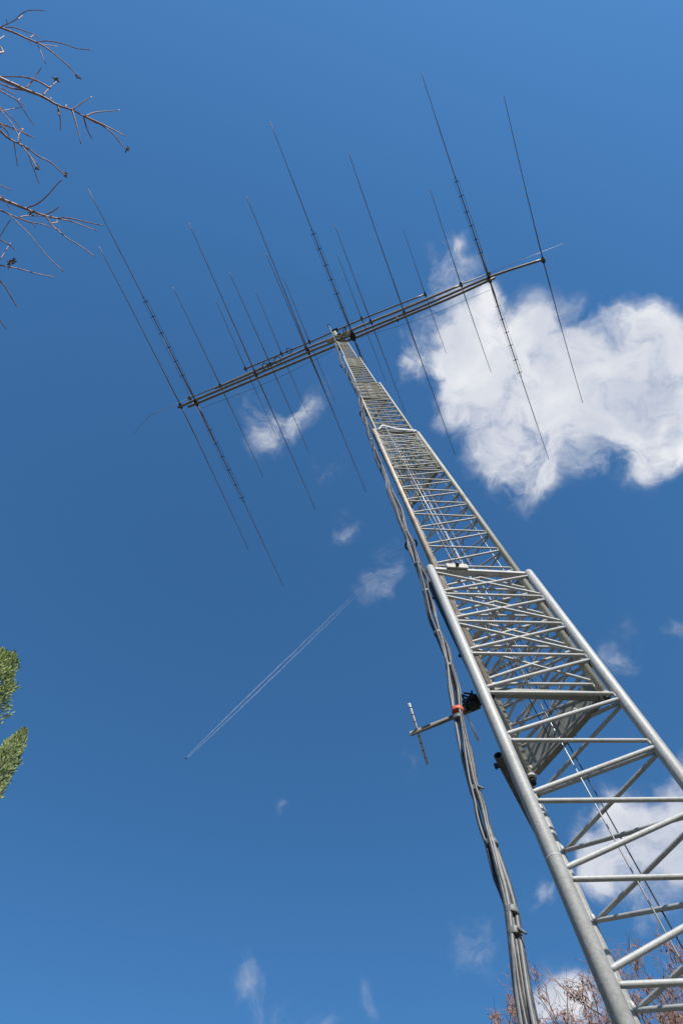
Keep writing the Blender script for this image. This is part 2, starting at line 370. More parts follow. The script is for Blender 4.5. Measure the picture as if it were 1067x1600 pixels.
# conduit and cable standoff arms beside the left leg
cT = at(777.5, 1180, 2.87); cB = at(893, 1400, 2.87); cQ = cT.lerp(cB, .06)
cd = MB(); cd.hollow(cB, cT, .0225, .003, 20)
cd.ring(cQ, cT - cB, .0242, .003, 20, 6)
co = cd.build('conduit_pipe', PIPE, tower)
cc = MB(); cc.box(cQ + Vector((.03, .005, 0)), Vector((1, 0, 0)), Vector((0, 1, 0)), up(1), .014, .008, .012); cc.tube([cQ + Vector((.036, .005, -.025)), cQ + Vector((.036, .005, .02))], .004, 6); cc.build('pipe_clamp', DARKM, co)
arms = [(at_d(741, 1060, 2.50), at(642, 851, 5.82)), (at_d(640, 800, 2.56), at(568, 646, 12.0)), (at_d(575, 650, 2.6), at(535, 571, 18.45)),
        (Vector((-.150, -2.60, 24.6)), at(514, 509, 31.0))]
RINGS = []
for p0, rp in arms:
    z1 = rp.z; a = MB(); r0 = .019 if z1 < 10 else .017
    a.tube([p0, p0.lerp(rp, .5), rp], [r0, r0, r0 * .9], 12)
    for u in (.12, .5, .72):
        p = p0.lerp(rp, u); a.beam(p + Vector((.0, 0, 0)), p + Vector((.032, .01, 0)), .012, .02); a.beam(p, p + Vector((-.05, -.01, 0)), .03, .02)
    arm = a.build('standoff_arm', DARKM if z1 < 20 else PLATE, tower)
    R = .055 if z1 < 10 else (.065 if z1 < 15 else .055 if z1 < 20 else .07)
    c = rp
    MB().ring(c, Vector((.25, .1, 1)), R, .0085 if z1 < 10 else .011, 28, 8).build('ring', RUBBER, arm); RINGS.append(c)

# ------------------------------------------------------------------ cable bundle
path = [(834,1625),(826,1590),(818,1550),(811,1505),(805,1465),(799,1425),(791,1392),(781,1360),(770,1325),(762,1300),(752,1262),(741,1232),(733,1200),(727,1175),(720,1140),(715,1112),
        (712,1085),(706,1058),(702,1040),(695,1018),(684,990),(674,965),(669,943),(665,925),(659,903),(652,882),(645,860),(641,848),(634,832),(628,815),(623,797),(613,775),(606,755),(597,733),(590,715),(583,697),
        (577,680),(572,662),(568,648),(564,634),(561,620),(556,606),(551,596),(546,588),(541,580),(537,573),(533,563),(530,553),(527,545),(524,537)]
PTS = []
for i, (x, y) in enumerate(path):
    PTS.append(at_d(x, y, 2.30 + .0 * i))
def catmull(pts, m=4):
    outp = []
    P = [pts[0]] + list(pts) + [pts[-1]]
    for i in range(1, len(P) - 2):
        for j in range(m):
            t = j / m; a, b, c, d = P[i - 1], P[i], P[i + 1], P[i + 2]
            outp.append(.5 * ((2 * b) + (c - a) * t + (2 * a - 5 * b + 4 * c - d) * t * t + (3 * b - a - 3 * c + d) * t ** 3))
    outp.append(P[-2]); return outp
d0_ = (PTS[0] - PTS[2]); d0_ /= abs(d0_.z); low = []; q_ = PTS[0].copy()
while q_.z > -EYE + .25:
    q_ = q_ + d0_ * .14; d0_.x *= .9; d0_.y *= .9; low.append(q_.copy())
ends = low[-1]; PC = catmull(low[::-1] + PTS, 5)
base = (ends.x, ends.y, -EYE)
bun = thing('cable_bundle', 'thick twisted bundle of black and grey coaxial cables hanging beside the tower', 'cable bundle', base)
bands_px = [(799,1425),(768,1318),(742,1235),(717,1122),(702,1042),(684,990),(665,925),(652,882),(634,832),(805,1458)]
band_h = [at_d(*b, 2.3).z for b in bands_px] + [11.5, 13.5, 16, 9.2, 10.2]
offs = []
nc = 9
for k in range(nc):
    a = 2 * math.pi * k / (nc - 1) if k < nc - 1 else 0
    offs.append((a + .25 * math.sin(k * 5), 0 if k == nc - 1 else .8 + .3 * math.sin(k * 2.7) ** 2))
rng = random.Random(3)
for k in range(nc):
    pts = []; rad = .0072 + .0026 * rng.random()
    ph = rng.random() * 6
    for p in PC:
        h = p.z
        near = min(abs(h - b) for b in band_h)
        loose = min(1, near / .35)
        a, q = offs[k]
        ang = a + h * 1.5 + .7 * math.sin(h * 2.1 + ph)
        # fewer / tighter cables high up: the bundle stays about as thick
        R = q * (.019 + .018 * loose * (0.6 + .6 * math.sin(h * 2.3 + ph * 2)))
        if h > 7: R *= .95
        pts.append(p + Vector((math.cos(ang), math.sin(ang), 0)) * R)
    MB().tube(pts, rad, 10).build('cable', GREYC if k % 3 == 0 else BLACKC, bun)
def at_h(h):
    for i in range(len(PC) - 1):
        if PC[i].z <= h <= PC[i + 1].z or PC[i + 1].z <= h <= PC[i].z:
            t = (h - PC[i].z) / (PC[i + 1].z - PC[i].z + 1e-9); return PC[i].lerp(PC[i + 1], t)
    return PC[-1]
for i, h in enumerate(band_h):
    w = .014 if i < 10 else .03
    b = MB(); R = .029
    b.tube([at_h(h - w), at_h(h - w * .8), at_h(h), at_h(h + w * .8), at_h(h + w)], [R * .84, R * .88, R * .9, R * .87, R * .84], 18)
    if i in (2, 9): b.tube([at_h(h) + Vector((-R * .6, R * .6, .0)), at_h(h) + Vector((-R * 1.35, R * .9, -.035))], [.008, .004], 6)
    b.build('tape_band', TAPE, bun)
oh = at_d(713, 1112, 2.3).z
b = MB(); b.tube([at_h(oh - .012), at_h(oh - .01), at_h(oh + .012), at_h(oh + .014)], [.030, .032, .032, .030], 20)
tag(b.build('tape_band', ORANGE, bun), 'bright orange tape band')

# ------------------------------------------------------------------ small antenna on the left leg
hA = 3.5
A = at(641, 1147, hA - .02); Bp = at(746, 1096, hA + .02)
Bp.y -= .04
sa = thing('small_antenna', 'short grey two element antenna sticking out of the tower leg behind the cables', 'antenna', Bp)
bm = MB(); bm.hollow(A, Bp, .0145, .0025, 16); bm.build('boom', mat('dull grey boom tube', (.22, .21, .20), (.36, .34, .31), .45, .3, 12), sa)
def striped(a, b, name, n=17):
    m = MB(); m.tube([a, b], .0075, 8); o = m.build(name, WHITE, sa)
    for i in range(1, n, 2):
        t0 = i / n; p = a.lerp(b, t0); q = a.lerp(b, t0 + .3 / n); MB().tube([p, q], .0077, 8).build('stripe', PIPE, o)
striped(at(639, 1099, hA + .055), at(667.5, 1194, hA - .10), 'element')
e2 = MB(); a, b2 = at(715, 1088, hA + .05), at(747, 1157, hA - .06); e2.tube([a, a.lerp(b2, .3)], .0085, 10); e2.tube([a.lerp(b2, .301), a.lerp(b2, .34), a.lerp(b2, .62), b2], [.0065, .004, .0045, .0075], 10)
e2.build('element', WHITE, sa)
cl = MB(); p = at(740, 1099, hA); ex = (Bp - A).normalized()
cl.box(p, ex, ex.cross(Vector((0, 0, 1))).normalized(), up(1), .03, .026, .03)
for q in ((.02, 0, .03), (-.03, .01, -.02), (.01, .02, -.035), (-.02, .0, .03), (.035, .0, -.01), (0, .03, .01)): cl.ball(p + Vector(q), .026, 6, (1, 1, .8))
rr_ = random.Random(5)
for i in range(14):
    q = p + Vector((rr_.uniform(-.03, .05), rr_.uniform(-.02, .05), rr_.uniform(-.03, .05))); q2 = q + Vector((rr_.uniform(-.02, .05), rr_.uniform(0, .03), rr_.uniform(-.01, .04)))
    cl.tube([q, q2], .006, 6)
cl.build('clamp', RUBBER, sa)
wl = MB(); q0 = at(722, 1107, hA + .02)
for i in range(5):
    pts = [q0 + Vector((rr_.uniform(-.01, .01), rr_.uniform(-.01, .01), 0)), q0.lerp(p, .4) + Vector((0, rr_.uniform(0, .03), rr_.uniform(.0, .04))), p + Vector((rr_.uniform(-.02, .02), .02, .03))]
    wl.tube(catmull(pts, 5), .0035, 6)
wl.box(q0, ex, Vector((0, 1, 0)), up(1), .012, .012, .014)
wl.build('wire_leads', PIPE, sa)

# ------------------------------------------------------------------ mast and head gear
mast = MB(); MX, MY = C.x, C.y
mast.tube([(MX, MY, 24.5), (MX, MY, 33.45)], .036, 14)
mo = thing('antenna_mast', 'grey steel mast on top of the tower that carries the beam antennas', 'mast', (MX, MY, 24.5))
mast.build('pole', GALV2, mo)
tb = MB(); tb.tube([(MX, MY, 26.39), (MX, MY, 26.44), (MX, MY, 26.52)], [.11, .11, .06], 16); tb.build('thrust_bearing', GALV2, mo)
sb = MB(); a, b2 = at(536, 534, 26.9), at(539, 512, 26.9); d = (b2 - a).normalized(); sd_ = d.cross(up(1)).normalized()
for o in (-.045, .045): sb.beam(a + sd_ * o, b2 + sd_ * o, .028, .06)
for i in range(7): q = a.lerp(b2, i / 6); sb.beam(q - sd_ * .05, q + sd_ * .05, .02 if i % 6 else .05, .05)
sb.build('slotted_bracket', DARKM, mo)
wp = MB(); wp.beam(at(511, 535, 27.2), at(521, 530.5, 27.2), .14, .02); wp.beam(at(524, 528, 27.6), at(548, 519, 27.6), .10, .02); wp.beam(at(522, 519, 28.5), at(526, 525, 28.0), .08, .08)
wp.beam(at(541, 527, 27.5), at(546, 522, 27.5), .12, .06)
wp.build('mounting_plate', mat('pale steel plate', (.55, .50, .40), (.7, .66, .56), .5, .1, 10), mo)

# ------------------------------------------------------------------ beam antennas
def tri_line(pts): return [Vector(p) for p in pts]
def element(par, px, h, drop, r0, r1, clampsz, mt=ALU, loads=None, spx=None):
    top, mid, bot = px; clampsz *= .52
    c = at(*mid, h); t1 = at(*top, h - drop); t2 = at(*bot, h - drop)
    m = MB(); side = []
    for t in (t1, t2):
        pts = []; rad = []
        for i in range(0, 13):
            u = i / 12; p = c.lerp(t, u); p.z = c.z - drop * (u ** 2.0)
            # keep the bend smooth: quadratic sag
            pts.append(p); rad.append(r0 + (r1 - r0) * (0 if u < .2 else .45 if u < .5 else .75 if u < .8 else 1))
        m.tube(pts, rad, 8)
        side.append(pts)
    e = m.build('element', mt, par)
    k = MB(); d = (t1 - t2).normalized(); bx = Vector((1, 0, 0))
    for dd in (0,):
        k.box(c - up(.03), d, d.cross(up(1)).normalized(), up(1), clampsz, clampsz * .45, .05)
        k.box(c + up(.04), d, d.cross(up(1)).normalized(), up(1), clampsz * .55, clampsz * .62, .03)
        k.beam(c - d * clampsz * 1.25, c + d * clampsz * 1.25, .05, .05)
    k.build('clamp', CLAMP, e)
    if loads:
        for pts in side:
            n = len(pts) - 1
            def P(u):
                x = u * n; i = min(int(x), n - 1); return pts[i].lerp(pts[i + 1], x - i)
            sidev = d.cross(up(1)).normalized()
            for u in loads:
                s_ = MB(); p = P(u); s_.beam(p - sidev * .10, p + sidev * .10, .018, .014); s_.box(p, d, sidev, up(1), .018, .026, .026); s_.build('spacer', CLAMP, e)
            wr = MB()
            for sg in (-1, 1):
                wr.tube([P(.03) + sidev * .02 * sg, P(loads[0]) + sidev * .085 * sg, P(loads[-1]) + sidev * .085 * sg, P(loads[-1] + .03)], .005, 5)
            wr.build('loading_wire', CLAMP, e)
    return e
def boom(par, pts, h, r, m=BOOMM, z=None):
    P = [at(*p, (h if z is None else z[i])) for i, p in enumerate(pts)]
    b = MB(); b.tube(catmull(P, 4), r, 12); o = b.build('boom', m, par)
    return o
H1, H2_, H3, H4 = 33.15, 30.15, 28.05, 27.40
def yagi(name, label, h, bpts, r, els, drop, r0, r1, cs, **kw):
    t = thing(name, label, 'antenna', (MX, MY, h))
    bo = boom(t, bpts, h, r)
    m = MB(); m.box((MX, MY + .02, h - .02), Vector((1, 0, 0)), Vector((0, 1, 0)), up(1), .16, .09, .012)
    m.ring((MX - .1, MY + .05, h), (1, 0, 0), r * 1.15, .008, 16, 6); m.ring((MX + .1, MY + .05, h), (1, 0, 0), r * 1.15, .008, 16, 6)
    m.build('mast_clamp', CLAMP, t)
    for e in els: element(t, e, h + r + .015, drop, r0, r1, cs, **kw)
    return t, bo
yagi('beam_antenna', 'topmost and shortest boom antenna with five thin rods', H1, [(381,577.5),(440,553),(483.5,535),(565,499),(666,459)], .036,
 [[(337.3,468.6),(384,576),(430,679)], [(399,453.6),(440,552.5),(480.6,646.7)], [(442,432),(483.5,534),(524.5,630)], [(527,398),(565,498),(602.7,596)], [(630,358),(664,460),(697,552)]],
 .12, .017, .009, .16)
yagi('beam_antenna', 'second boom antenna from the top with five rods of middling length', H2_, [(336,607),(400,580),(478,545),(530,524.5),(580,503),(640,479),(722,444.5)], .044,
 [[(270,448),(345,603),(411,745)], [(357.6,423.6),(423,570),(482,705)], [(415,395),(478.5,545),(536,680)], [(523,352),(579.6,503),(633,644)], [(672,296),(720,445),(767,582)]],
 .2, .020, .010, .18)
yagi('beam_antenna', 'longest boom antenna with five long plain rods and one at each boom end', H3, [(278,637),(310,623),(400,585),(482,550),(540,527),(632,490),(700,461),(770,431),(851,404.5)], .048,
 [[(155,385),(283,634),(388,858)], [(295,348),(400,585),(493,797)], [(385,306),(482,549),(571.7,769)], [(544,237),(632,490),(711,711)], [(787,150),(848,406.5),(910,630)]],
 .27, .023, .011, .20)
y4, bo4 = yagi('beam_antenna', 'lowest boom antenna with three longest rods that carry short cross spacers', H4, [(294,636),(340,617),(400,592),(482,558),(540,534),(632,495),(700,467),(773,434)], .048,
 [[(138,295),(307,629),(443,916)], [(422,190),(551,523),(662.5,814)], [(658,113),(764,436.5),(857,718)]],
   .35, .029, .0105, .24, loads=[.14, .21, .28, .35, .43, .50])
st = MB()
st.tube(catmull([at(315, 638, 27.3), at(420, 597, 27.0), at(525, 545, 27.0)], 6), .006, 5)
st.tube(catmull([at(765, 453, 27.3), at(660, 497, 27.0), at(553, 530, 27.0)], 6), .006, 5)
st.tube([at(619, 495, 27.35), at(622, 503, 27.2)], .02, 6)
st.build('stay_wire', ROPEK, y4)
cp = MB(); q0, q1 = at(548.5, 520, 27.3), at(554, 533, 27.3)
cp.beam(q0, q1, .12, .05); cp.beam(q0.lerp(q1, .25), q0.lerp(q1, .75), .22, .06); cp.build('centre_insulator', CLAMP, y4)
# dipole with wire capacity hats
HD = 30.35
dp = thing('rotary_dipole', 'pale dipole tube along the booms with thin grey wires crossed at both ends', 'antenna', (MX, MY, HD))
b = MB(); b.tube([at(297, 622, HD), at(345, 602, HD), at(480, 543.5, HD), at(640, 477, HD), at(720, 444.5, HD), at(763, 428, HD)], [.022, .03, .032, .032, .03, .022], 10)
b.build('dipole_tube', ALU_B, dp)
for c, ends in (((297, 622), [[(235, 649), (209, 678)], [(276, 575), (255, 527)], [(322, 665), (345, 708)]]),
                ((763, 428), [[(820, 404), (881, 380)], [(747, 375), (731, 322)], [(776, 470), (788, 512)]])):
    hb = MB(); hb.box(at(*c, HD), Vector((1, 0, 0)), Vector((0, 1, 0)), up(1), .07, .09, .05); hub = hb.build('hat_hub', PLATE, dp)
    for e in ends:
        P = [at(*c, HD)] + [at(*q, HD) for q in e]
        MB().tube(P, [.011, .009, .006], 5).build('hat_wire', WIREM, hub)
# loops of feed cable on the booms
for (x, y, h, R) in ((452, 548, H1, 4.5), (434, 563, H2_, 5.5), (415, 572, H3, 5)):
    c = at(x, y, h); rr = (at(x + R, y, h) - c).length
    lo = MB(); lo.ring(c + up(-.02), Vector((.1, .15, 1)), rr, .014, 28, 6); lo.ring(c + up(.03), Vector((.15, .1, 1)), rr * .93, .014, 28, 6)
    lo.tube([c + Vector((rr, 0, 0)), c + Vector((rr + .4, .02, .02))], .012, 6)
    tag(lo.build('cable_coil', RUBBER, base=c), {4.5: 'black coil of cable hung on the topmost boom', 5.5: 'largest black coil of cable, on the second boom from the top', 5: 'black coil of cable on the two lowest booms, left of the other coils'}[R], 'cable coil', 'feed cable coils on the booms')

# ------------------------------------------------------------------ trees
def limb_pts(pts, n=4): return catmull([Vector(p) for p in pts], n)
# bare tree on the left
tk = Vector((4.9, 3.3, -EYE))
bt = thing('bare_tree', 'leafless tree whose red brown twigs reach in from the left', 'tree', tk)
tr = MB(); tr.tube(limb_pts([tk, tk + Vector((.05, .0, 1.6)), tk + Vector((-.03, .06, 3.4)), tk + Vector((.05, 0, 5.2)), tk + Vector((.0, .05, 7.4)), tk + Vector((.1, .1, 9.6))], 4), [.17 - .0075 * i for i in range(21)], 16)
tr.build('trunk', BARKG, bt)
import itertools
mains = [
 # (root px, list of main px, height at root, height at tip, r0, r1)
 ([(0,42),(27,53),(58,67),(69,72),(88,86),(108,104),(123,119)], 6.9, 7.3, .011, .004, 5.6,
  [[(0,43),(5,41),(12,38),(25,31),(35,21),(49,16),(70,17)], [(9,43),(22,43),(43,50),(54,54),(63,61)], [(54,54),(47,59)], [(12,38),(11,31)], [(56,66),(75,64),(93,67),(108,71),(122,76),(145,78)], [(66,70),(80,71),(91,73)], [(58,68),(64,80),(72,100)], [(45,62),(50,69)], [(28,30),(36,24)]]),
 ([(0,122),(20,131),(42,141),(67,151),(90,164),(113,172),(131,181)], 6.6, 7.1, .020, .007, 4.9,
  [[(131,181),(147,190),(160,196),(178,210),(193,229),(200,233)], [(131,181),(158,193),(180,204),(197,213)], [(134,182),(147,176),(165,174),(188,172)], [(113,172),(128,161),(144,151)], [(113,172),(120,195),(127,225)], [(131,181),(136,200),(144,217)], [(90,164),(94,178),(95,204)], [(67,150),(79,136),(90,127)], [(79,138),(60,127),(40,121),(25,120),(0,120),(-15,121)], [(40,139),(53,124),(66,104)], [(40,141),(20,138),(0,130),(-12,124)], [(80,156),(80,152)], [(103,168),(104,163)], [(91,171),(93,180),(91,174)]]),
 ([(0,141),(15,150),(27,157),(36,170),(46,185),(54,197)], 6.3, 6.8, .007, .0035, 4.6,
  [[(27,157),(41,166)], [(28,157),(32,154)], [(0,166),(10,176),(25,190),(38,208),(50,214)], [(0,174),(15,171),(33,168)], [(0,168),(8,180),(20,194),(33,220)], [(0,137),(12,142),(24,148)]]),
 ([(0,204),(12,215),(25,222),(43,231),(60,244),(80,254),(98,270),(105,273)], 6.4, 7.0, .012, .004, 4.3,
  [[(0,192),(20,200),(38,208),(53,215)], [(22,220),(25,240),(28,260)], [(28,222),(45,240),(56,258),(60,262)], [(42,231),(48,250),(62,287)], [(28,222),(30,210),(37,201)], [(1,192),(8,200),(15,212)], [(30,222),(43,238),(60,258)], [(12,196),(22,203),(36,201)]]),
 ([(0,310),(20,318),(43,327),(70,337),(90,341)], 6.2, 6.5, .016, .008, 3.7,
  [[(90,341),(110,341),(135,347),(161,352)], [(88,341),(115,347),(152,361)], [(43,325),(60,318),(75,305),(88,290),(98,280)], [(72,335),(84,330),(93,323)], [(72,337),(80,350),(92,361),(107,373),(130,387),(149,401)], [(28,340),(45,337),(70,338)], [(80,349),(90,347),(89,343)]]),
 ([(0,328),(15,335),(30,341),(47,347),(65,350),(80,355),(95,360)], 6.0, 6.3, .008, .003, 3.5,
  [[(14,334),(30,350),(50,370),(70,395),(100,425)], [(45,347),(53,350),(56,356)], [(17,343),(8,357),(0,370),(-10,380)], [(0,304),(8,312),(18,329)], [(0,289),(18,297)]]),
 ([(0,414),(30,420),(60,428),(85,433)], 6.0, 6.4, .0065, .004, 3.2,
  [[(0,406),(8,394),(17,379)], [(14,417),(14,421)]]),
 ([(0,374),(12,381),(25,390)], 6.0, 6.2, .007, .0045, 3.3, []),
 ([(0,438),(10,450),(20,468),(28,480)], 6.1, 6.3, .007, .0045, 3.0, [[(0,440),(6,444),(10,450)]]),
 ([(-12,488),(0,500),(10,514)], 6.1, 6.3, .006, .0045, 2.9, []),
 ([(-8,65),(0,61),(7,56)], 6.1, 6.3, .006, .0045, 2.9, []),
]
rt = random.Random(11)
for px, ha, hb, r0, r1, hj, subs in mains:
    n = len(px); b = MB()
    P = [at(x, y, ha + (hb - ha) * i / (n - 1) + rt.uniform(-.03, .03)) for i, (x, y) in enumerate(px)]
    d0 = (P[0] - P[1]).normalized()
    J = Vector((tk.x, tk.y, hj))
    K = P[0] + d0 * .55; root = [J, J.lerp(K, .5) + Vector((0, 0, .15)), K]
    pts = limb_pts(root + P, 5); m = len(pts)
    rad = [(r0 * 2.6) + (r0 - r0 * 2.6) * min(1, i / 15) if i < 15 else r0 + (r1 - r0) * (i - 15) / (m - 16) for i in range(m)]
    pts = [p + Vector((rt.uniform(-1, 1), rt.uniform(-1, 1), rt.uniform(-1, 1))) * .0012 for p in pts]
    b.tube(pts, [q * .82 for q in rad], 8)
    for p in P[1:-1]:
        b.ball(p, r0 * .66, 4)
    br_ = b.build('branch', BARK, bt)
    tw = MB(); ms = None
    for s_ in subs:
        # nearest main point gives the height of the joint
        jx = min(range(n), key=lambda i: (px[i][0] - s_[0][0]) ** 2 + (px[i][1] - s_[0][1]) ** 2)
        h = P[jx].z; slope = rt.uniform(-.25, .35)
        L = [at(x, y, h + slope * i / max(1, len(s_) - 1)) for i, (x, y) in enumerate(s_)]
        q = limb_pts(L, 4); mm = len(q)
        q = [p + Vector((rt.uniform(-1, 1), rt.uniform(-1, 1), 0)) * .001 for p in q]
        tw.tube(q, [max(.0034, r0 * .38) + (.0031 - max(.0034, r0 * .38)) * i / (mm - 1) for i in range(mm)], 6)
        for i in range(2, mm - 1, 3): tw.ball(q[i], .0050, 3)
    if subs: tw.build('twig', BARK, br_)
pods = MB()
for x, y, h in ((123,120,7.3),(90,124,6.9),(199,233,7.3),(104,272,7.0),(59,262,6.8),(50,334,6.3),(15,409,6.1),(22,408,6.1),(3,196,6.5)):
    c = at(x, y, h)
    for i in range(7):
        q = c + Vector((rt.uniform(-1, 1), rt.uniform(-1, 1), rt.uniform(-1, 1))) * .018
        d = Vector((rt.uniform(-1, 1), rt.uniform(-1, 1), rt.uniform(-1, 1))).normalized() * .02
        pods.tube([q - d, q, q + d], [.001, .007, .001], 5)
pods.build('dry_bud', POD, bt)

# two cypress crowns on the left edge
def cypress(label, xy, H, prof, m, seed, notch=None):
    rg = random.Random(seed); x, y = xy
    t = thing('cypress_tree', label, 'tree', (x, y, -EYE))
    MB().tube([(x, y, -EYE), (x, y, 2), (x + .02, y, H - .6)], [.13, .09, .015], 12).build('trunk', BARKG, t)
    def R(h):
        a = H - h
        for (h0, r0), (h1, r1) in zip(prof, prof[1:]):
            if h1 <= h <= h0: return r0 + (r1 - r0) * (h0 - h) / (h0 - h1)
        return prof[-1][1] * min(1, (h + EYE) / 1.2)
    f = MB()
    vs = []; fs = []
    h = H - .02
    hs = []
    lobes = [(rg.uniform(0, 6.28), rg.uniform(-1.2, H), rg.uniform(.75, 1.12)) for _ in range(160)]
    N1 = 42000
    for i in range(N1):
        # most of the sprays go into the part near the top, which is what one sees close up
        u = rg.random(); h = H - (H + 1.1) * (u ** 1.9)
        r = R(h); a = rg.uniform(0, 2 * math.pi)
        if notch and notch[0] < h < notch[1]: r *= .35
        k = 1.0
        la = noise.noise(Vector((math.cos(a) * 1.6, math.sin(a) * 1.6, h * 2.6 + seed))) * .5
        lb = noise.noise(Vector((math.cos(a) * 4, math.sin(a) * 4, h * 8 + seed))) * .42
        k = 1 + la + lb
        if la + lb * .6 < -.22 and rg.random() < .75: continue
        if rg.random() < .04: k *= 1.12
        q = r * k * (rg.random() ** .22)
        p = Vector((x + math.cos(a) * q, y + math.sin(a) * q, h))
        d = (Vector((math.cos(a), math.sin(a), 0)) * rg.uniform(.2, .9) + up(1) * rg.uniform(.5, 1.1) + Vector((rg.uniform(-1, 1), rg.uniform(-1, 1), 0)) * .35).normalized()
        s_ = d.cross(Vector((rg.uniform(-1, 1), rg.uniform(-1, 1), rg.uniform(-1, 1)))).normalized()
        w = rg.uniform(.004, .009); L = rg.uniform(.03, .075)
        o = len(vs); n_ = d.cross(s_) * w * .5
        vs += [p - s_ * w * .4, p + s_ * w * .4, p + d * L * .5 + s_ * w + n_, p + d * L * .5 - s_ * w + n_, p + d * L]
        fs += [(o, o + 1, o + 2, o + 3), (o + 3, o + 2, o + 4)]
    f.add(vs, fs, False); f.build('crown', m, t)
    return t
cypress('upper one of two green cypresses at the left edge, with the blunt top', (6.03, -3.21), 9.0, [(9.0, .01), (8.97, .03), (8.88, .11), (8.74, .21), (8.53, .32), (8.12, .36), (7.55, .33), (5, .6), (-1.6, .75)], LEAFG, 3, (7.28, 7.58))
cypress('lower one of two green cypresses at the left edge, with the slender pointed top', (6.47, -4.43), 9.0, [(9.0, .01), (8.97, .02), (8.81, .075), (8.53, .135), (8.06, .175), (7.53, .20), (7.05, .2), (6, .3), (4, .5), (-1.6, .6)], LEAFG2, 9)

# tree with hanging bunches of dry seed keys, behind the tower foot
rs = random.Random(21)
T0 = Vector((-.5, -8.9, -EYE))
stt = thing('seed_tree', 'bare twiggy tree with hanging bunches of dry brown seed keys at the bottom right', 'tree', T0)
MB().tube(limb_pts([T0, T0 + Vector((.05, .1, 1.8)), T0 + Vector((-.05, .05, 3.4)), T0 + Vector((0, .1, 4.6))], 4), [.15 - .006 * i for i in range(13)], 14).build('trunk', BARKG, stt)
def sil(x):
    P = [(770, 1600), (797, 1566), (843, 1545), (866, 1530), (884, 1522), (917, 1514), (950, 1500), (979, 1490), (1022, 1494), (1067, 1480), (1200, 1470)]
    for (a, b), (c, d) in zip(P, P[1:]):
        if a <= x <= c: return b + (d - b) * (x - a) / (c - a)
    return 1600
targets = []
for x in (775, 788, 800, 818, 835, 850, 868, 886, 902, 918, 945, 962, 980, 1000, 1020, 1040, 1060, 1085, 1120, 1160):
    targets.append((x, sil(x) + rs.uniform(0, 8), rs.uniform(7.0, 8.2)))
for i in range(75):
    x = rs.uniform(765, 1130); targets.append((x, sil(x) + rs.uniform(20, 200), rs.uniform(6.8, 9.2)))
seeds = MB()
def key_cluster(p, n, size):
    for _ in range(n):
        q = p + Vector((rs.gauss(0, .022), rs.gauss(0, .022), rs.uniform(-size, .01)))
        d = (Vector((rs.gauss(0, .35), rs.gauss(0, .35), -1))).normalized(); s_ = d.orthogonal().normalized(); s_ = (s_ * math.cos(a_ := rs.uniform(0, 6.28)) + d.cross(s_) * math.sin(a_))
        L = rs.uniform(.035, .06); w = rs.uniform(.006, .011); nn = d.cross(s_) * .004
        seeds.add([q, q + d * L * .45 + s_ * w, q + d * L, q + d * L * .5 - s_ * w * .6, q + d * L * .5 + nn], [(0, 1, 4), (1, 2, 4), (2, 3, 4), (3, 0, 4)], False)
def twigs(tm, p, d, L, r, depth):
    pts = [p]; q = p.copy(); dd = d.copy(); n = 6
    for i in range(n):
        dd = (dd + Vector((rs.gauss(0, .22), rs.gauss(0, .22), rs.gauss(.03, .18)))).normalized(); q = q + dd * L / n; pts.append(q.copy())
        if depth > 0 and i > 0 and rs.random() < .75:
            d2 = (dd + Vector((rs.gauss(0, .8), rs.gauss(0, .8), rs.gauss(.1, .6)))).normalized()
            twigs(tm, q.copy(), d2, L * rs.uniform(.4, .65), r * .65, depth - 1)
    tm.tube(pts, [r + (.0018 - r) * i / n for i in range(n + 1)], 4, False)
    return pts
for (x, y, D) in targets:
    P = at_d(x, y, D); zj = rs.uniform(.6, 2.8); J = Vector((T0.x, T0.y + .08, zj))
    b = MB(); mid = J.lerp(P, .5) + Vector((rs.gauss(0, .25), rs.gauss(0, .25), -rs.uniform(.0, .4)))
    m2 = J.lerp(P, .8) + Vector((rs.gauss(0, .12), rs.gauss(0, .12), -.1))
    pts = limb_pts([J, mid, m2, P], 6); nn = len(pts)
    pts = [p + Vector((rs.gauss(0, .012), rs.gauss(0, .012), rs.gauss(0, .012))) for p in pts]
    b.tube(pts, [.035 + (.0028 - .035) * (i / (nn - 1)) ** .6 for i in range(nn)], 6)
    bo = b.build('branch', BARKG, stt)
    tm = MB()
    for i in range(8, nn, 1):
        if rs.random() < .8:
            dirv = (pts[i] - pts[i - 1]).normalized(); d2 = (dirv * .6 + Vector((rs.gauss(0, .6), rs.gauss(0, .6), rs.gauss(.15, .4)))).normalized()
            tp = twigs(tm, pts[i].copy(), d2, rs.uniform(.15, .38), .004, 1)
            low = y > sil(x) + 18
            if rs.random() < (1.0 if low else .5):
                key_cluster(tp[rs.randint(3, 6)], rs.randint(16, 40), rs.uniform(.06, .14))
    tm.build('twig', BARK, bo)
for x, y, D in ((770,1590,7.6),(776,1596,7.6),(797,1562,7.5),(799,1572,7.5),(843,1543,7.4),(848,1552,7.4),(838,1590,7.5),(846,1598,7.5),(862,1596,7.5),(915,1568,7.6),(920,1578,7.6),(1048,1514,7.6),(1060,1508,7.6),(1055,1520,7.6),(1040,1505,7.7),(1035,1570,7.5),(1050,1580,7.4)):
    key_cluster(at_d(x, y, D), 24, .12)
sdm = seeds.build('seed_keys', SEED, stt); sdm['kind'] = 'stuff'

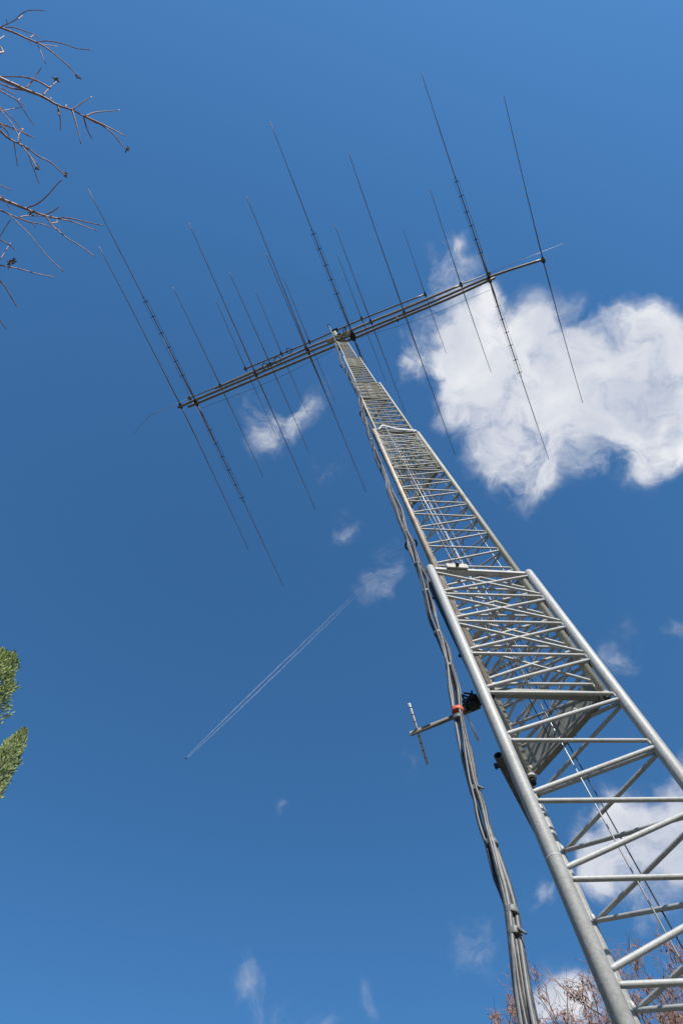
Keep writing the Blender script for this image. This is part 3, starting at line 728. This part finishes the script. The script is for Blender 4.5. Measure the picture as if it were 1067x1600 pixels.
# ------------------------------------------------------------------ airliner and its twin trail
ALT = 10000.0
jet = at(291, 1185, ALT); far = at(560, 925, ALT); fd = (jet - far).normalized(); sdv = fd.cross(up(1)).normalized()
al_ = thing('airliner', 'tiny white airliner at the head of its twin trails high in the sky', 'airliner', jet)
f_ = MB(); f_.tube([jet - fd * 34, jet - fd * 26, jet - fd * 12, jet + fd * 22, jet + fd * 30, jet + fd * 34], [.6, 2.2, 3.2, 3.2, 2.2, .4], 14); f_.build('fuselage', WHITE, al_)
for sg in (-1, 1):
    w = MB(); a0 = jet + fd * 10 + sdv * sg * 2; a1 = jet - fd * 4 + sdv * sg * 2; b0 = jet - fd * 9 + sdv * sg * 31 + up(2); b1 = jet - fd * 13 + sdv * sg * 31 + up(2)
    w.add([a0, a1, b1, b0, a0 + up(-.8), a1 + up(-.8), b1 + up(-.3), b0 + up(-.3)], [(0, 1, 2, 3), (7, 6, 5, 4), (0, 3, 7, 4), (1, 5, 6, 2), (3, 2, 6, 7), (0, 4, 5, 1)], False); w.build('wing', WHITE, al_)
    e = MB(); c = jet + fd * 5 + sdv * sg * 10 - up(2.6); e.tube([c + fd * 3, c, c - fd * 3.5], [1.5, 1.7, 1.0], 10); e.build('engine', GALV, al_)
    w = MB(); a0 = jet - fd * 26 + sdv * sg * 1; w.add([a0, a0 - fd * 6, a0 - fd * 9 + sdv * sg * 9, a0 - fd * 6.5 + sdv * sg * 9, a0 - up(.4), a0 - fd * 6 - up(.4), a0 - fd * 9 + sdv * sg * 9 - up(.2), a0 - fd * 6.5 + sdv * sg * 9 - up(.2)],
        [(0, 1, 2, 3), (7, 6, 5, 4), (0, 3, 7, 4), (1, 5, 6, 2), (3, 2, 6, 7), (0, 4, 5, 1)], False); w.build('tailplane', WHITE, al_)
w = MB(); a0 = jet - fd * 24 + up(2.5); w.add([a0 + sdv * .3, a0 - fd * 8 + sdv * .3, a0 - fd * 11 + up(9) + sdv * .2, a0 - fd * 8 + up(9) + sdv * .2, a0 - sdv * .3, a0 - fd * 8 - sdv * .3, a0 - fd * 11 + up(9) - sdv * .2, a0 - fd * 8 + up(9) - sdv * .2],
    [(0, 1, 2, 3), (7, 6, 5, 4), (0, 3, 7, 4), (1, 5, 6, 2), (3, 2, 6, 7), (0, 4, 5, 1)], False); w.build('tail_fin', WHITE, al_)
cm = bpy.data.materials.new('ice trail'); cm.use_nodes = True; t = cm.node_tree; t.nodes.clear()
o_ = N(t, 'ShaderNodeOutputMaterial'); ms = N(t, 'ShaderNodeMixShader'); tp = N(t, 'ShaderNodeBsdfTransparent'); df = N(t, 'ShaderNodeBsdfDiffuse'); tl = N(t, 'ShaderNodeBsdfTranslucent'); ad = N(t, 'ShaderNodeMixShader')
for q in (df, tl): q.inputs['Color'].default_value = (.9, .92, .95, 1)
t.links.new(df.outputs[0], ad.inputs[1]); t.links.new(tl.outputs[0], ad.inputs[2]); ad.inputs[0].default_value = .6
t.links.new(tp.outputs[0], ms.inputs[1]); t.links.new(ad.outputs[0], ms.inputs[2]); t.links.new(ms.outputs[0], o_.inputs[0])
tcn = N(t, 'ShaderNodeTexCoord'); at_ = N(t, 'ShaderNodeAttribute', attribute_name='age')
nn_ = N(t, 'ShaderNodeTexNoise'); nn_.inputs['Scale'].default_value = .02; nn_.inputs['Detail'].default_value = 4; t.links.new(tcn.outputs['Object'], nn_.inputs['Vector'])
mr_ = N(t, 'ShaderNodeMapRange'); t.links.new(nn_.outputs['Fac'], mr_.inputs[0]); mr_.inputs[1].default_value = .3; mr_.inputs[2].default_value = .65; mr_.inputs[3].default_value = .35; mr_.inputs[4].default_value = 1
lw = N(t, 'ShaderNodeLayerWeight'); lw.inputs[0].default_value = .5
inv = math_n(t, 'SUBTRACT', 1, lw.outputs['Facing'])
fade = N(t, 'ShaderNodeMapRange'); t.links.new(at_.outputs['Fac'], fade.inputs[0]); fade.inputs[3].default_value = .62; fade.inputs[4].default_value = 0.0
k1 = math_n(t, 'MULTIPLY', mr_.outputs[0], fade.outputs[0]); k2 = math_n(t, 'MULTIPLY', k1, inv, clamp=True)
t.links.new(k2, ms.inputs[0])
L = (jet - far).length * 1.05
for sg in (-1, 1):
    n = 90; pts = []; rad = []
    for i in range(n + 1):
        u = i / n; sp = 10 + 22 * math.sin(min(1, u * 2.6) * 1.57) - 22 * max(0, u - .5)
        pts.append(jet - fd * (45 + L * u) + sdv * sg * sp + sdv * (5 * u * math.sin(u * 47 + sg * 2) + 3 * u * math.sin(u * 131 + sg))); rad.append(3 + 5 * min(1, u * 2.5) + 6 * u + (1 + 2.5 * u) * math.sin(i * 1.3) * math.sin(i * .37 + sg))
    m = MB(); m.tube(pts, rad, 14, False); o = m.build('vapour_trail', cm, base=jet)
    at__ = o.data.attributes.new('age', 'FLOAT', 'POINT'); at__.data.foreach_set('value', [i / n for i in range(n + 1) for _ in range(14)])
    tag(o, ('upper left' if sg > 0 else 'lower right') + ' strand of the twin white vapour trail behind the airliner', 'vapour trail', 'twin vapour trail strands', 'stuff')
